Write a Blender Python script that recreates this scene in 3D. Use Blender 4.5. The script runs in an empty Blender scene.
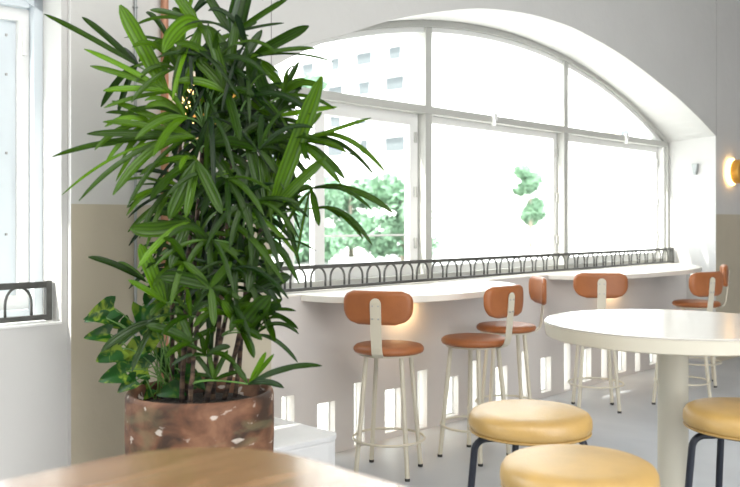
import bpy, bmesh, math, random
from mathutils import Vector, Matrix
random.seed(7)
PI = math.pi
scene = bpy.context.scene
COL = scene.collection

# ------------------------------------------------------------------ camera
F_PX, HOR = 850.0, 222.0
cam_data = bpy.data.cameras.new('camera')
cam = bpy.data.objects.new('camera', cam_data)
COL.objects.link(cam)
cam.location = (0, 0, 1.3)
cam.rotation_euler = (PI / 2, 0, 0)
cam_data.sensor_width = 36.0
cam_data.lens = F_PX * 36.0 / 740.0
cam_data.shift_y = -(243.5 - HOR) / 740.0
cam_data.clip_start = 0.05
cam_data.clip_end = 400
cam_data.dof.use_dof = True
cam_data.dof.focus_distance = 3.9
cam_data.dof.aperture_fstop = 3.0
scene.camera = cam

# ------------------------------------------------------------------ view, world, lights
vs = scene.view_settings
scene.display_settings.display_device = 'sRGB'
vs.view_transform = 'Standard'
vs.look = 'None'
vs.gamma = 1
vs.use_curve_mapping = False
vs.exposure = 0.3

world = bpy.data.worlds.new('world')
scene.world = world
world.use_nodes = True
bg = world.node_tree.nodes['Background']
bg.inputs[0].default_value = (0.93, 0.97, 1.0, 1)
bg.inputs[1].default_value = 5.0

# wall frame: s runs along the window wall, t goes outwards through it, n faces the room
U = Vector((0.6995, 0.7146, 0.0)).normalized()
N = Vector((0.7146, -0.6995, 0.0)).normalized()
O = Vector((0, 4.58, 0))
ANG = math.atan2(U.y, U.x)
def W(s, t, z):
    return O + U * s - N * t + Vector((0, 0, z))

sun_data = bpy.data.lights.new('sun', 'SUN')
sun_data.energy = 6.5
sun_data.angle = math.radians(1.0)
sun_data.color = (1.0, 0.95, 0.87)
sun = bpy.data.objects.new('sun', sun_data)
COL.objects.link(sun)
sun.location = W(-8, 6, 9)
sun.rotation_euler = (U * 0.74 + N * 0.2 + Vector((0, 0, -0.62))).to_track_quat('-Z', 'Y').to_euler()

def area(name, loc, direction, sx, sy, energy, color=(1, 1, 1), portal=False):
    d = bpy.data.lights.new(name, 'AREA')
    d.shape = 'RECTANGLE'; d.size = sx; d.size_y = sy
    d.energy = energy; d.color = color
    if portal: d.cycles.is_portal = True
    o = bpy.data.objects.new(name, d)
    COL.objects.link(o)
    o.location = loc
    o.rotation_euler = Vector(direction).to_track_quat('-Z', 'Y').to_euler()
    return o
area('overhead_fill', (1.7, 0.6, 3.62), (0.0, 0.25, -1), 6.0, 5.0, 310, (1.0, 0.96, 0.90))  # added unseen overhead fill that brightens the whole room
area('rear_fill', (4.5, -2.6, 1.9), (-0.45, 1, -0.05), 4.5, 2.6, 190, (0.93, 0.97, 1.0))  # added cool fill behind the camera, in place of unseen windows
area('window_portal', W(1.88, 0.6, 1.8), N, 5.6, 2.0, 10, portal=True)
area('side_window_portal', W(-4.3, 0.45, 1.8), N, 5.4, 2.0, 10, portal=True)

# ------------------------------------------------------------------ helpers
def tag(o, label=None, cat=None, group=None, kind=None):
    if label: o['label'] = label
    if cat: o['category'] = cat
    if group: o['group'] = group
    if kind: o['kind'] = kind
    return o
def empty(name, loc=(0, 0, 0), rz=0.0):
    o = bpy.data.objects.new(name, None)
    COL.objects.link(o)
    o.empty_display_size = 0.1
    o.location = loc; o.rotation_euler = (0, 0, rz)
    return o
class MB:
    def __init__(self):
        self.bm = bmesh.new()
    def poly(self, pts, mi=0):
        f = self.bm.faces.new([self.bm.verts.new(p) for p in pts]); f.material_index = mi; return f
    def hexa(self, p, mi=0):
        """p: 4 lower points then 4 upper points"""
        v = [self.bm.verts.new(q) for q in p]
        for idx in ((0, 3, 2, 1), (4, 5, 6, 7), (0, 1, 5, 4), (1, 2, 6, 5), (2, 3, 7, 6), (3, 0, 4, 7)):
            f = self.bm.faces.new([v[i] for i in idx]); f.material_index = mi
    def box(self, x0, x1, y0, y1, z0, z1, mi=0, fn=None):
        fn = fn or (lambda x, y, z: (x, y, z))
        self.hexa([fn(x0, y0, z0), fn(x1, y0, z0), fn(x1, y1, z0), fn(x0, y1, z0),
                   fn(x0, y0, z1), fn(x1, y0, z1), fn(x1, y1, z1), fn(x0, y1, z1)], mi)
    def wbox(self, s0, s1, t0, t1, z0, z1, mi=0):
        self.box(s0, s1, t0, t1, z0, z1, mi, W)
    def prism(self, outline, z0, z1, mi=0, fn=None):
        fn = fn or (lambda x, y, z: (x, y, z))
        lo = [self.bm.verts.new(fn(x, y, z0)) for x, y in outline]
        hi = [self.bm.verts.new(fn(x, y, z1)) for x, y in outline]
        n = len(outline)
        self.bm.faces.new(lo[::-1]).material_index = mi
        self.bm.faces.new(hi).material_index = mi
        for i in range(n):
            self.bm.faces.new((lo[i], lo[(i + 1) % n], hi[(i + 1) % n], hi[i])).material_index = mi
    def lathe(self, prof, seg=40, c=(0, 0, 0), axis='z'):
        c = Vector(c)
        rings = []
        for r, z in prof:
            if r < 1e-6:
                p = (0, 0, z) if axis == 'z' else (0, -z, 0)
                rings.append([self.bm.verts.new(c + Vector(p))])
            else:
                ring = []
                for i in range(seg):
                    a = 2 * PI * i / seg
                    p = (r * math.cos(a), r * math.sin(a), z) if axis == 'z' else (r * math.cos(a), -z, r * math.sin(a))
                    ring.append(self.bm.verts.new(c + Vector(p)))
                rings.append(ring)
        for a, b in zip(rings, rings[1:]):
            for i in range(seg):
                j = (i + 1) % seg
                if len(a) == 1 and len(b) == 1: continue
                if len(a) == 1: self.bm.faces.new((a[0], b[j], b[i]))
                elif len(b) == 1: self.bm.faces.new((a[i], a[j], b[0]))
                else: self.bm.faces.new((a[i], a[j], b[j], b[i]))
    def tube(self, pts, rad, seg=10, closed=False, cap=True):
        pts = [Vector(p) for p in pts]
        n = len(pts)
        rads = rad if isinstance(rad, (list, tuple)) else [rad] * n
        up = None; rings = []
        for i, p in enumerate(pts):
            if closed: d = pts[(i + 1) % n] - pts[i - 1]
            else: d = pts[min(i + 1, n - 1)] - pts[max(i - 1, 0)]
            d.normalize()
            if up is None:
                up = Vector((0, 0, 1)) if abs(d.z) < 0.9 else Vector((1, 0, 0))
            x = d.cross(up)
            if x.length < 1e-4: x = d.cross(Vector((0.3, 1, 0.2)))
            x.normalize(); y = x.cross(d).normalized(); up = y
            rings.append([self.bm.verts.new(p + (x * math.cos(2 * PI * k / seg) + y * math.sin(2 * PI * k / seg)) * rads[i]) for k in range(seg)])
        m = n if closed else n - 1
        for i in range(m):
            a, b = rings[i], rings[(i + 1) % n]
            for k in range(seg):
                l = (k + 1) % seg
                self.bm.faces.new((a[k], a[l], b[l], b[k]))
        if cap and not closed:
            self.bm.faces.new(rings[0][::-1]); self.bm.faces.new(rings[-1])
    def build(self, name, mats, parent=None, smooth=False, bevel=0.0, bseg=2, autos=None):
        bmesh.ops.recalc_face_normals(self.bm, faces=self.bm.faces)
        me = bpy.data.meshes.new(name)
        self.bm.to_mesh(me); self.bm.free()
        for m in (mats if isinstance(mats, (list, tuple)) else [mats]): me.materials.append(m)
        if smooth:
            me.polygons.foreach_set('use_smooth', [True] * len(me.polygons))
            if autos:
                me.set_sharp_from_angle(angle=math.radians(autos))
        o = bpy.data.objects.new(name, me)
        COL.objects.link(o)
        if parent: o.parent = parent
        if bevel:
            b = o.modifiers.new('bevel', 'BEVEL'); b.width = bevel; b.segments = bseg; b.limit_method = 'ANGLE'; b.angle_limit = math.radians(40)
        return o
def copy_tree(o, parent=None):
    c = o.copy(); COL.objects.link(c); c.parent = parent
    for ch in list(o.children): copy_tree(ch, c)
    return c

# ------------------------------------------------------------------ materials
def new_mat(name):
    m = bpy.data.materials.new(name); m.use_nodes = True
    nt = m.node_tree
    return m, nt, nt.nodes['Principled BSDF']
def plain(name, col, rough=0.5, metal=0.0, var=0.04, scale=8.0, bump=0.0, bscale=60.0, coat=0.0, spec=0.5):
    m, nt, b = new_mat(name)
    b.inputs['Roughness'].default_value = rough
    b.inputs['Metallic'].default_value = metal
    b.inputs['Specular IOR Level'].default_value = spec
    b.inputs['Coat Weight'].default_value = coat
    tc = nt.nodes.new('ShaderNodeTexCoord')
    no = nt.nodes.new('ShaderNodeTexNoise'); no.inputs['Scale'].default_value = scale; no.inputs['Detail'].default_value = 5
    nt.links.new(tc.outputs['Object'], no.inputs['Vector'])
    r = nt.nodes.new('ShaderNodeValToRGB')
    r.color_ramp.elements[0].position = 0.3; r.color_ramp.elements[1].position = 0.7
    r.color_ramp.elements[0].color = tuple(max(0, c * (1 - var)) for c in col) + (1,)
    r.color_ramp.elements[1].color = tuple(min(1, c * (1 + var)) for c in col) + (1,)
    nt.links.new(no.outputs['Fac'], r.inputs['Fac']); nt.links.new(r.outputs['Color'], b.inputs['Base Color'])
    if bump:
        n2 = nt.nodes.new('ShaderNodeTexNoise'); n2.inputs['Scale'].default_value = bscale; n2.inputs['Detail'].default_value = 6
        nt.links.new(tc.outputs['Object'], n2.inputs['Vector'])
        bp = nt.nodes.new('ShaderNodeBump'); bp.inputs['Strength'].default_value = bump; bp.inputs['Distance'].default_value = 0.01
        nt.links.new(n2.outputs['Fac'], bp.inputs['Height']); nt.links.new(bp.outputs['Normal'], b.inputs['Normal'])
    return m
def dado_mat():
    m, nt, b = new_mat('two_tone_painted_plaster')
    b.inputs['Roughness'].default_value = 0.75
    g = nt.nodes.new('ShaderNodeNewGeometry'); sp = nt.nodes.new('ShaderNodeSeparateXYZ')
    nt.links.new(g.outputs['Position'], sp.inputs[0])
    gt = nt.nodes.new('ShaderNodeMath'); gt.operation = 'GREATER_THAN'; gt.inputs[1].default_value = 1.372
    nt.links.new(sp.outputs['Z'], gt.inputs[0])
    no = nt.nodes.new('ShaderNodeTexNoise'); no.inputs['Scale'].default_value = 2.5; no.inputs['Detail'].default_value = 5
    nt.links.new(g.outputs['Position'], no.inputs['Vector'])
    def ramp(c, v):
        r = nt.nodes.new('ShaderNodeValToRGB')
        r.color_ramp.elements[0].position = 0.3; r.color_ramp.elements[1].position = 0.7
        r.color_ramp.elements[0].color = tuple(x * (1 - v) for x in c) + (1,)
        r.color_ramp.elements[1].color = tuple(x * (1 + v) for x in c) + (1,)
        nt.links.new(no.outputs['Fac'], r.inputs['Fac']); return r
    lo = ramp((0.48, 0.43, 0.33), 0.05); hi = ramp((0.60, 0.595, 0.575), 0.02)
    mx = nt.nodes.new('ShaderNodeMix'); mx.data_type = 'RGBA'
    nt.links.new(gt.outputs[0], mx.inputs['Factor'])
    nt.links.new(lo.outputs[0], mx.inputs[6]); nt.links.new(hi.outputs[0], mx.inputs[7])
    nt.links.new(mx.outputs[2], b.inputs['Base Color'])
    n2 = nt.nodes.new('ShaderNodeTexNoise'); n2.inputs['Scale'].default_value = 14; n2.inputs['Detail'].default_value = 6
    nt.links.new(g.outputs['Position'], n2.inputs['Vector'])
    bp = nt.nodes.new('ShaderNodeBump'); bp.inputs['Strength'].default_value = 0.25; bp.inputs['Distance'].default_value = 0.012
    nt.links.new(n2.outputs['Fac'], bp.inputs['Height']); nt.links.new(bp.outputs['Normal'], b.inputs['Normal'])
    return m
M = {}
M['wall'] = dado_mat()
M['plaster'] = plain('white_plaster', (0.64, 0.60, 0.572), 0.75, var=0.015, scale=3, bump=0.15, bscale=14)
M['plaster_neutral'] = plain('neutral_white_plaster', (0.58, 0.575, 0.56), 0.75, var=0.015, scale=3, bump=0.15, bscale=14)
M['white_trim'] = plain('white_window_paint', (0.80, 0.80, 0.78), 0.4, var=0.01)
M['grey_trim'] = plain('backlit_grey_window_trim', (0.47, 0.47, 0.44), 0.45, var=0.01)  # backlight shade on the window frames put into the grey
M['bluewhite'] = plain('bluish_white_window_paint', (0.66, 0.72, 0.76), 0.4, var=0.01)
M['ceiling'] = plain('ceiling_paint', (0.75, 0.74, 0.72), 0.8)
M['iron'] = plain('dark_painted_iron', (0.085, 0.085, 0.08), 0.4, metal=0.3, var=0.15, scale=30)
M['cream_metal'] = plain('cream_powder_coated_steel', (0.62, 0.575, 0.465), 0.4, var=0.01)
M['black_metal'] = plain('black_powder_coated_steel', (0.012, 0.016, 0.028), 0.4, var=0.05)
M['rubber'] = plain('dark_rubber', (0.03, 0.03, 0.03), 0.7)
M['tan'] = plain('tan_leather', (0.335, 0.112, 0.034), 0.42, var=0.14, scale=9, bump=0.12, bscale=160)
M['yellow'] = plain('butter_yellow_leather', (0.47, 0.295, 0.09), 0.42, spec=0.9, var=0.14, scale=7, bump=0.12, bscale=120)
M['piping'] = plain('golden_piping', (0.42, 0.27, 0.09), 0.45)
M['laminate'] = plain('cream_laminate', (0.62, 0.595, 0.56), 0.2, var=0.01)
M['laminate_edge'] = plain('cream_edge_paint', (0.62, 0.59, 0.495), 0.45, var=0.01)
M['counter'] = plain('off_white_counter', (0.80, 0.76, 0.69), 0.33, var=0.02)
M['plinth'] = plain('white_plinth_paint', (0.78, 0.79, 0.80), 0.45, var=0.015, bump=0.05, bscale=30)
M['copper'] = plain('copper_brown_pipe', (0.42, 0.20, 0.12), 0.45, metal=0.2, var=0.1)
M['conduit'] = plain('grey_conduit', (0.34, 0.36, 0.36), 0.45, metal=0.3)
M['soil'] = plain('dark_potting_soil', (0.02, 0.014, 0.010), 0.95, var=0.5, scale=60, bump=0.9, bscale=80)
M['brass'] = plain('amber_brass', (0.62, 0.33, 0.05), 0.42, metal=0.25, var=0.05)
M['seam'] = plain('plaster_seam', (0.30, 0.29, 0.28), 0.8)
M['facade'] = plain('white_facade', (0.90, 0.90, 0.89), 0.8, var=0.01)
M['facade_glass'] = plain('facade_window_glass', (0.09, 0.105, 0.11), 0.5, var=0.15)
M['facade_band'] = plain('balcony_underside', (0.50, 0.52, 0.52), 0.7)
M['ground_out'] = plain('pale_paving', (0.72, 0.71, 0.68), 0.9)
M['tree_leaf'] = plain('pale_outdoor_foliage', (0.17, 0.29, 0.18), 0.7, var=0.35, scale=0.9)
M['tree_bark'] = plain('outdoor_bark', (0.30, 0.26, 0.20), 0.9)
M['canopy'] = plain('beige_canvas', (0.60, 0.54, 0.42), 0.8)
M['steel'] = plain('satin_steel_screws', (0.45, 0.45, 0.45), 0.35, metal=0.8)

def floor_mat():
    m, nt, b = new_mat('polished_grey_concrete')
    tc = nt.nodes.new('ShaderNodeTexCoord')
    a = nt.nodes.new('ShaderNodeTexNoise'); a.inputs['Scale'].default_value = 1.3; a.inputs['Detail'].default_value = 8; a.inputs['Distortion'].default_value = 0.6
    nt.links.new(tc.outputs['Object'], a.inputs['Vector'])
    r = nt.nodes.new('ShaderNodeValToRGB')
    r.color_ramp.elements[0].position = 0.3; r.color_ramp.elements[0].color = (0.42, 0.44, 0.475, 1)
    r.color_ramp.elements[1].position = 0.7; r.color_ramp.elements[1].color = (0.54, 0.56, 0.585, 1)
    nt.links.new(a.outputs['Fac'], r.inputs['Fac']); nt.links.new(r.outputs['Color'], b.inputs['Base Color'])
    b.inputs['Roughness'].default_value = 0.42
    n2 = nt.nodes.new('ShaderNodeTexNoise'); n2.inputs['Scale'].default_value = 25; n2.inputs['Detail'].default_value = 6
    nt.links.new(tc.outputs['Object'], n2.inputs['Vector'])
    bp = nt.nodes.new('ShaderNodeBump'); bp.inputs['Strength'].default_value = 0.08; bp.inputs['Distance'].default_value = 0.01
    nt.links.new(n2.outputs['Fac'], bp.inputs['Height']); nt.links.new(bp.outputs['Normal'], b.inputs['Normal'])
    return m
M['floor'] = floor_mat()
def glass_mat(name, tint=(0.97, 1.0, 0.99)):
    m = bpy.data.materials.new(name); m.use_nodes = True
    nt = m.node_tree; nt.nodes.clear()
    out = nt.nodes.new('ShaderNodeOutputMaterial'); mx = nt.nodes.new('ShaderNodeMixShader')
    tr = nt.nodes.new('ShaderNodeBsdfTransparent'); gl = nt.nodes.new('ShaderNodeBsdfGlossy')
    tr.inputs[0].default_value = tint + (1,); gl.inputs['Roughness'].default_value = 0.03
    mx.inputs[0].default_value = 0.06
    nt.links.new(tr.outputs[0], mx.inputs[1]); nt.links.new(gl.outputs[0], mx.inputs[2]); nt.links.new(mx.outputs[0], out.inputs[0])
    return m
M['glass'] = glass_mat('window_glass')
M['slot_glass'] = glass_mat('slot_glass', (0.98, 1.0, 0.97))
def glow_mat(name, col, strength):
    m, nt, b = new_mat(name)
    b.inputs['Base Color'].default_value = col + (1,)
    b.inputs['Emission Color'].default_value = col + (1,)
    b.inputs['Emission Strength'].default_value = strength
    return m
M['lamp_glow'] = glow_mat('warm_lamp_diffuser', (1.0, 0.66, 0.26), 6.0)
def terracotta_mat():
    m, nt, b = new_mat('weathered_terracotta')
    b.inputs['Roughness'].default_value = 0.7
    tc = nt.nodes.new('ShaderNodeTexCoord')
    def noise(sc, det=6, dist=0.0, stretch=None):
        n = nt.nodes.new('ShaderNodeTexNoise'); n.inputs['Scale'].default_value = sc; n.inputs['Detail'].default_value = det; n.inputs['Distortion'].default_value = dist
        if stretch:
            mp = nt.nodes.new('ShaderNodeMapping'); mp.inputs['Scale'].default_value = stretch
            nt.links.new(tc.outputs['Object'], mp.inputs[0]); nt.links.new(mp.outputs[0], n.inputs['Vector'])
        else: nt.links.new(tc.outputs['Object'], n.inputs['Vector'])
        return n
    def ramp(n, stops):
        r = nt.nodes.new('ShaderNodeValToRGB')
        while len(r.color_ramp.elements) < len(stops): r.color_ramp.elements.new(0.5)
        for e, (p, c) in zip(r.color_ramp.elements, stops): e.position = p; e.color = c + (1,)
        nt.links.new(n.outputs['Fac'], r.inputs['Fac']); return r
    base = ramp(noise(8, 10, 0.6, (1, 1, 1.5)), [(0.38, (0.045, 0.022, 0.012)), (0.5, (0.125, 0.052, 0.025)), (0.64, (0.22, 0.105, 0.055))])
    moss = ramp(noise(4.2, 5, 0.8, (1, 1, 2.2)), [(0.55, (0, 0, 0)), (0.66, (0.5, 0.5, 0.5))])
    fleck = ramp(noise(17, 10, 0.4, (1, 1, 1.7)), [(0.62, (0, 0, 0)), (0.67, (0.75, 0.75, 0.75))])
    m1 = nt.nodes.new('ShaderNodeMix'); m1.data_type = 'RGBA'; m1.inputs[7].default_value = (0.15, 0.14, 0.07, 1)
    m2 = nt.nodes.new('ShaderNodeMix'); m2.data_type = 'RGBA'; m2.inputs[7].default_value = (0.62, 0.55, 0.48, 1)
    nt.links.new(moss.outputs[0], m1.inputs[0]); nt.links.new(base.outputs[0], m1.inputs[6])
    nt.links.new(fleck.outputs[0], m2.inputs[0]); nt.links.new(m1.outputs[2], m2.inputs[6])
    nt.links.new(m2.outputs[2], b.inputs['Base Color'])
    bp = nt.nodes.new('ShaderNodeBump'); bp.inputs['Strength'].default_value = 0.5; bp.inputs['Distance'].default_value = 0.006
    nt.links.new(noise(22, 8).outputs['Fac'], bp.inputs['Height']); nt.links.new(bp.outputs['Normal'], b.inputs['Normal'])
    return m
M['terracotta'] = terracotta_mat()
def wood_mat():
    m, nt, b = new_mat('varnished_wood')
    b.inputs['Roughness'].default_value = 0.25; b.inputs['Coat Weight'].default_value = 1.0; b.inputs['Coat Roughness'].default_value = 0.16
    tc = nt.nodes.new('ShaderNodeTexCoord'); mp = nt.nodes.new('ShaderNodeMapping'); mp.inputs['Scale'].default_value = (1.2, 9, 1); mp.inputs['Rotation'].default_value = (0, 0, 0.5)
    n = nt.nodes.new('ShaderNodeTexNoise'); n.inputs['Scale'].default_value = 3; n.inputs['Detail'].default_value = 8; n.inputs['Distortion'].default_value = 0.8
    nt.links.new(tc.outputs['Object'], mp.inputs[0]); nt.links.new(mp.outputs[0], n.inputs['Vector'])
    r = nt.nodes.new('ShaderNodeValToRGB')
    r.color_ramp.elements[0].position = 0.3; r.color_ramp.elements[0].color = (0.22, 0.11, 0.052, 1)
    r.color_ramp.elements[1].position = 0.72; r.color_ramp.elements[1].color = (0.38, 0.23, 0.13, 1)
    nt.links.new(n.outputs['Fac'], r.inputs['Fac']); nt.links.new(r.outputs['Color'], b.inputs['Base Color'])
    return m
M['wood'] = wood_mat()
def leaf_mat(name, dark, light, rough=0.32, variegated=False, transl=0.3):
    """uv.x runs across the blade, uv.y along it, the 'tone' colour attribute is lighter on young leaves, darker for shade inside the crown"""
    m, nt, b = new_mat(name)
    b.inputs['Roughness'].default_value = rough
    b.inputs['Specular IOR Level'].default_value = 0.3
    at = nt.nodes.new('ShaderNodeAttribute'); at.attribute_name = 'tone'
    mx = nt.nodes.new('ShaderNodeMix'); mx.data_type = 'RGBA'
    mx.inputs[6].default_value = dark + (1,); mx.inputs[7].default_value = light + (1,)
    uv = nt.nodes.new('ShaderNodeUVMap'); sp = nt.nodes.new('ShaderNodeSeparateXYZ'); nt.links.new(uv.outputs[0], sp.inputs[0])
    if variegated:
        tc = nt.nodes.new('ShaderNodeTexCoord')
        n = nt.nodes.new('ShaderNodeTexNoise'); n.inputs['Scale'].default_value = 22; n.inputs['Detail'].default_value = 3; n.inputs['Distortion'].default_value = 1.0
        nt.links.new(tc.outputs['Object'], n.inputs['Vector'])
        r = nt.nodes.new('ShaderNodeValToRGB'); r.color_ramp.elements[0].position = 0.50; r.color_ramp.elements[1].position = 0.62
        nt.links.new(n.outputs['Fac'], r.inputs['Fac'])
        mu = nt.nodes.new('ShaderNodeMath'); mu.operation = 'MULTIPLY'
        nt.links.new(r.outputs[0], mu.inputs[0]); nt.links.new(at.outputs['Fac'], mu.inputs[1]); nt.links.new(mu.outputs[0], mx.inputs[0])
    else:
        nt.links.new(at.outputs['Fac'], mx.inputs[0])
    # lengthwise veins
    mu2 = nt.nodes.new('ShaderNodeMath'); mu2.operation = 'MULTIPLY'; mu2.inputs[1].default_value = 2 * PI * (4 if not variegated else 1)
    si = nt.nodes.new('ShaderNodeMath'); si.operation = 'SINE'
    nt.links.new(sp.outputs['X'], mu2.inputs[0]); nt.links.new(mu2.outputs[0], si.inputs[0])
    bp = nt.nodes.new('ShaderNodeBump'); bp.inputs['Strength'].default_value = 0.35; bp.inputs['Distance'].default_value = 0.0015
    nt.links.new(si.outputs[0], bp.inputs['Height']); nt.links.new(bp.outputs['Normal'], b.inputs['Normal'])
    mr = nt.nodes.new('ShaderNodeMapRange'); mr.inputs[1].default_value = -1; mr.inputs[2].default_value = 1; mr.inputs[3].default_value = 0.68; mr.inputs[4].default_value = 1.15
    nt.links.new(si.outputs[0], mr.inputs[0])
    hs = nt.nodes.new('ShaderNodeHueSaturation'); nt.links.new(mx.outputs[2], hs.inputs['Color']); nt.links.new(mr.outputs[0], hs.inputs['Value'])
    nt.links.new(hs.outputs[0], b.inputs['Base Color'])
    tl = nt.nodes.new('ShaderNodeBsdfTranslucent'); nt.links.new(hs.outputs[0], tl.inputs[0])
    ms = nt.nodes.new('ShaderNodeMixShader'); ms.inputs[0].default_value = transl
    out = nt.nodes['Material Output']
    nt.links.new(b.outputs[0], ms.inputs[1]); nt.links.new(tl.outputs[0], ms.inputs[2]); nt.links.new(ms.outputs[0], out.inputs[0])
    return m
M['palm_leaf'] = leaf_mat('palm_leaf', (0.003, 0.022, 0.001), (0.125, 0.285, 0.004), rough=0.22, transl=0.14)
M['pothos_leaf'] = leaf_mat('pothos_leaf', (0.012, 0.08, 0.008), (0.30, 0.42, 0.04), variegated=True)
M['stalk'] = plain('green_leaf_stalk', (0.10, 0.22, 0.04), 0.5, var=0.2, scale=20)
def cane_mat():
    m, nt, b = new_mat('fibrous_palm_cane')
    b.inputs['Roughness'].default_value = 0.9
    tc = nt.nodes.new('ShaderNodeTexCoord'); mp = nt.nodes.new('ShaderNodeMapping'); mp.inputs['Scale'].default_value = (1, 1, 3.5)
    n = nt.nodes.new('ShaderNodeTexNoise'); n.inputs['Scale'].default_value = 14; n.inputs['Detail'].default_value = 6
    nt.links.new(tc.outputs['Object'], mp.inputs[0]); nt.links.new(mp.outputs[0], n.inputs['Vector'])
    r = nt.nodes.new('ShaderNodeValToRGB'); r.color_ramp.elements[0].position = 0.42; r.color_ramp.elements[1].position = 0.68
    r.color_ramp.elements[0].color = (0.018, 0.011, 0.008, 1); r.color_ramp.elements[1].color = (0.15, 0.095, 0.06, 1)
    nt.links.new(n.outputs['Fac'], r.inputs['Fac']); nt.links.new(r.outputs[0], b.inputs['Base Color'])
    bp = nt.nodes.new('ShaderNodeBump'); bp.inputs['Strength'].default_value = 0.9; bp.inputs['Distance'].default_value = 0.004
    nt.links.new(n.outputs['Fac'], bp.inputs['Height']); nt.links.new(bp.outputs['Normal'], b.inputs['Normal'])
    return m
M['cane'] = cane_mat()

# ------------------------------------------------------------------ room shell
CEIL = 3.7
SL, SR, ARC_C, ARC_Z, ARC_R = -0.68, 4.558, 1.94, -3.02, 5.71      # main arch on the room face
FL, FR, FC, FZ, FRAD = -0.80, 4.575, 1.885, -3.29, 5.99            # same arch at the window frame
B_SL, B_SR, B_ZS, B_RISE = -6.96, -1.72, 2.22, 0.62                # neighbouring arch on the left
T_IN, T_OUT = 0.0, 0.62
ARC_PTS = [(-1.0, 1.82), (-0.8, 1.965), (-0.675, 2.045), (-0.51, 2.133), (-0.308, 2.228), (-0.095, 2.317), (0.078, 2.383), (0.24, 2.440), (0.71, 2.569),
           (1.05, 2.638), (1.479, 2.684), (1.8, 2.692), (2.12, 2.680), (2.8, 2.588), (3.652, 2.390), (4.1, 2.257), (4.558, 2.093), (5.0, 1.92)]
def arc_front(s):
    i = 1
    while i < len(ARC_PTS) - 3 and ARC_PTS[i + 1][0] < s: i += 1
    (x0, y0), (x1, y1), (x2, y2), (x3, y3) = ARC_PTS[i - 1:i + 3]
    k = (s - x1) / (x2 - x1); m1 = (y2 - y0) / (x2 - x0) * (x2 - x1); m2 = (y3 - y1) / (x3 - x1) * (x2 - x1)
    return (2 * k ** 3 - 3 * k * k + 1) * y1 + (k ** 3 - 2 * k * k + k) * m1 + (3 * k * k - 2 * k ** 3) * y2 + (k ** 3 - k * k) * m2
def arc_back(s): return FZ + math.sqrt(FRAD ** 2 - (s - FC) ** 2)
bay_c = (B_SL + B_SR) / 2; bay_h = (B_SR - B_SL) / 2
bay_R = (bay_h ** 2 + B_RISE ** 2) / (2 * B_RISE)
def arc_bay(s): return B_ZS + B_RISE - bay_R + math.sqrt(max(0, bay_R ** 2 - (s - bay_c) ** 2))

mb = MB()
# pier between the arches (its left strip is set back a little)
mb.hexa([W(-1.694, 0, 0), W(SL, 0, 0), W(FL, T_OUT, 0), W(-1.694, T_OUT, 0), W(-1.694, 0, CEIL), W(SL, 0, CEIL), W(FL, T_OUT, CEIL), W(-1.694, T_OUT, CEIL)])
mb.wbox(B_SR, -1.694, 0.03, 0.45, 0, CEIL, 1)
# right of the main arch
mb.hexa([W(SR, 0, 0), W(8.2, 0, 0), W(8.2, T_OUT, 0), W(FR, T_OUT, 0), W(SR, 0, CEIL), W(8.2, 0, CEIL), W(8.2, T_OUT, CEIL), W(FR, T_OUT, CEIL)])
# above the main arch
NS = 48
for i in range(NS):
    a0, a1 = i / NS, (i + 1) / NS
    f0, f1 = SL + (SR - SL) * a0, SL + (SR - SL) * a1
    b0, b1 = FL + (FR - FL) * a0, FL + (FR - FL) * a1
    mb.hexa([W(f0, 0, arc_front(f0)), W(f1, 0, arc_front(f1)), W(b1, T_OUT, arc_back(b1)), W(b0, T_OUT, arc_back(b0)),
             W(f0, 0, CEIL), W(f1, 0, CEIL), W(b1, T_OUT, CEIL), W(b0, T_OUT, CEIL)])
# above the left arch
for i in range(NS):
    f0 = B_SL + (B_SR - B_SL) * i / NS; f1 = B_SL + (B_SR - B_SL) * (i + 1) / NS
    mb.hexa([W(f0, 0.03, arc_bay(f0)), W(f1, 0.03, arc_bay(f1)), W(f1, 0.45, arc_bay(f1)), W(f0, 0.45, arc_bay(f0)),
             W(f0, 0.03, CEIL), W(f1, 0.03, CEIL), W(f1, 0.45, CEIL), W(f0, 0.45, CEIL)], 1)
mb.wbox(-7.6, B_SL, 0.03, 0.45, 0, CEIL, 1)
bmesh.ops.remove_doubles(mb.bm, verts=mb.bm.verts, dist=0.0005)
wall = mb.build('wall_window_side', [M['wall'], M['plaster_neutral']])
for p in wall.data.polygons:                                       # reveals are plain white, the room face is two-tone
    if p.material_index == 0 and abs(p.normal.dot(N)) < 0.9: p.material_index = 1
# the pier's lit edge keeps the two-tone paint
tag(wall, kind='structure')

# low wall with slots (sizes alternate tall / small)
slots = [(-0.381, -0.293), (-0.129, 0.005), (0.155, 0.24), (0.415, 0.556), (0.71, 0.80), (0.985, 1.115), (1.265, 1.350), (1.53, 1.665),
         (1.84, 1.93), (2.09, 2.225), (2.405, 2.495), (2.68, 2.81), (2.97, 3.06), (3.255, 3.385), (3.545, 3.635), (3.82, 3.955), (4.12, 4.21)]
LT0, LT1, LTOP, LTH = 0.28, 0.60, 0.90, 0.085
mb = MB()
prev = SL - 0.1
for k, (a, b) in enumerate(slots):
    z0, z1 = (0.012, 0.372) if k % 2 == 0 else (0.038, 0.295)
    mb.wbox(prev, a, LT0, LT0 + LTH, 0, LTOP)
    mb.wbox(a, b, LT0, LT0 + LTH, 0, z0)
    mb.wbox(a, b, LT0, LT0 + LTH, z1, LTOP)
    prev = b
mb.wbox(prev, SR + 0.01, LT0, LT0 + LTH, 0, LTOP)
mb.wbox(SL - 0.1, SR + 0.01, LT0 + LTH, LT1, 0.62, LTOP)
bmesh.ops.remove_doubles(mb.bm, verts=mb.bm.verts, dist=0.0005)
tag(mb.build('wall_low_slotted', M['plaster']), kind='structure')
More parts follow.
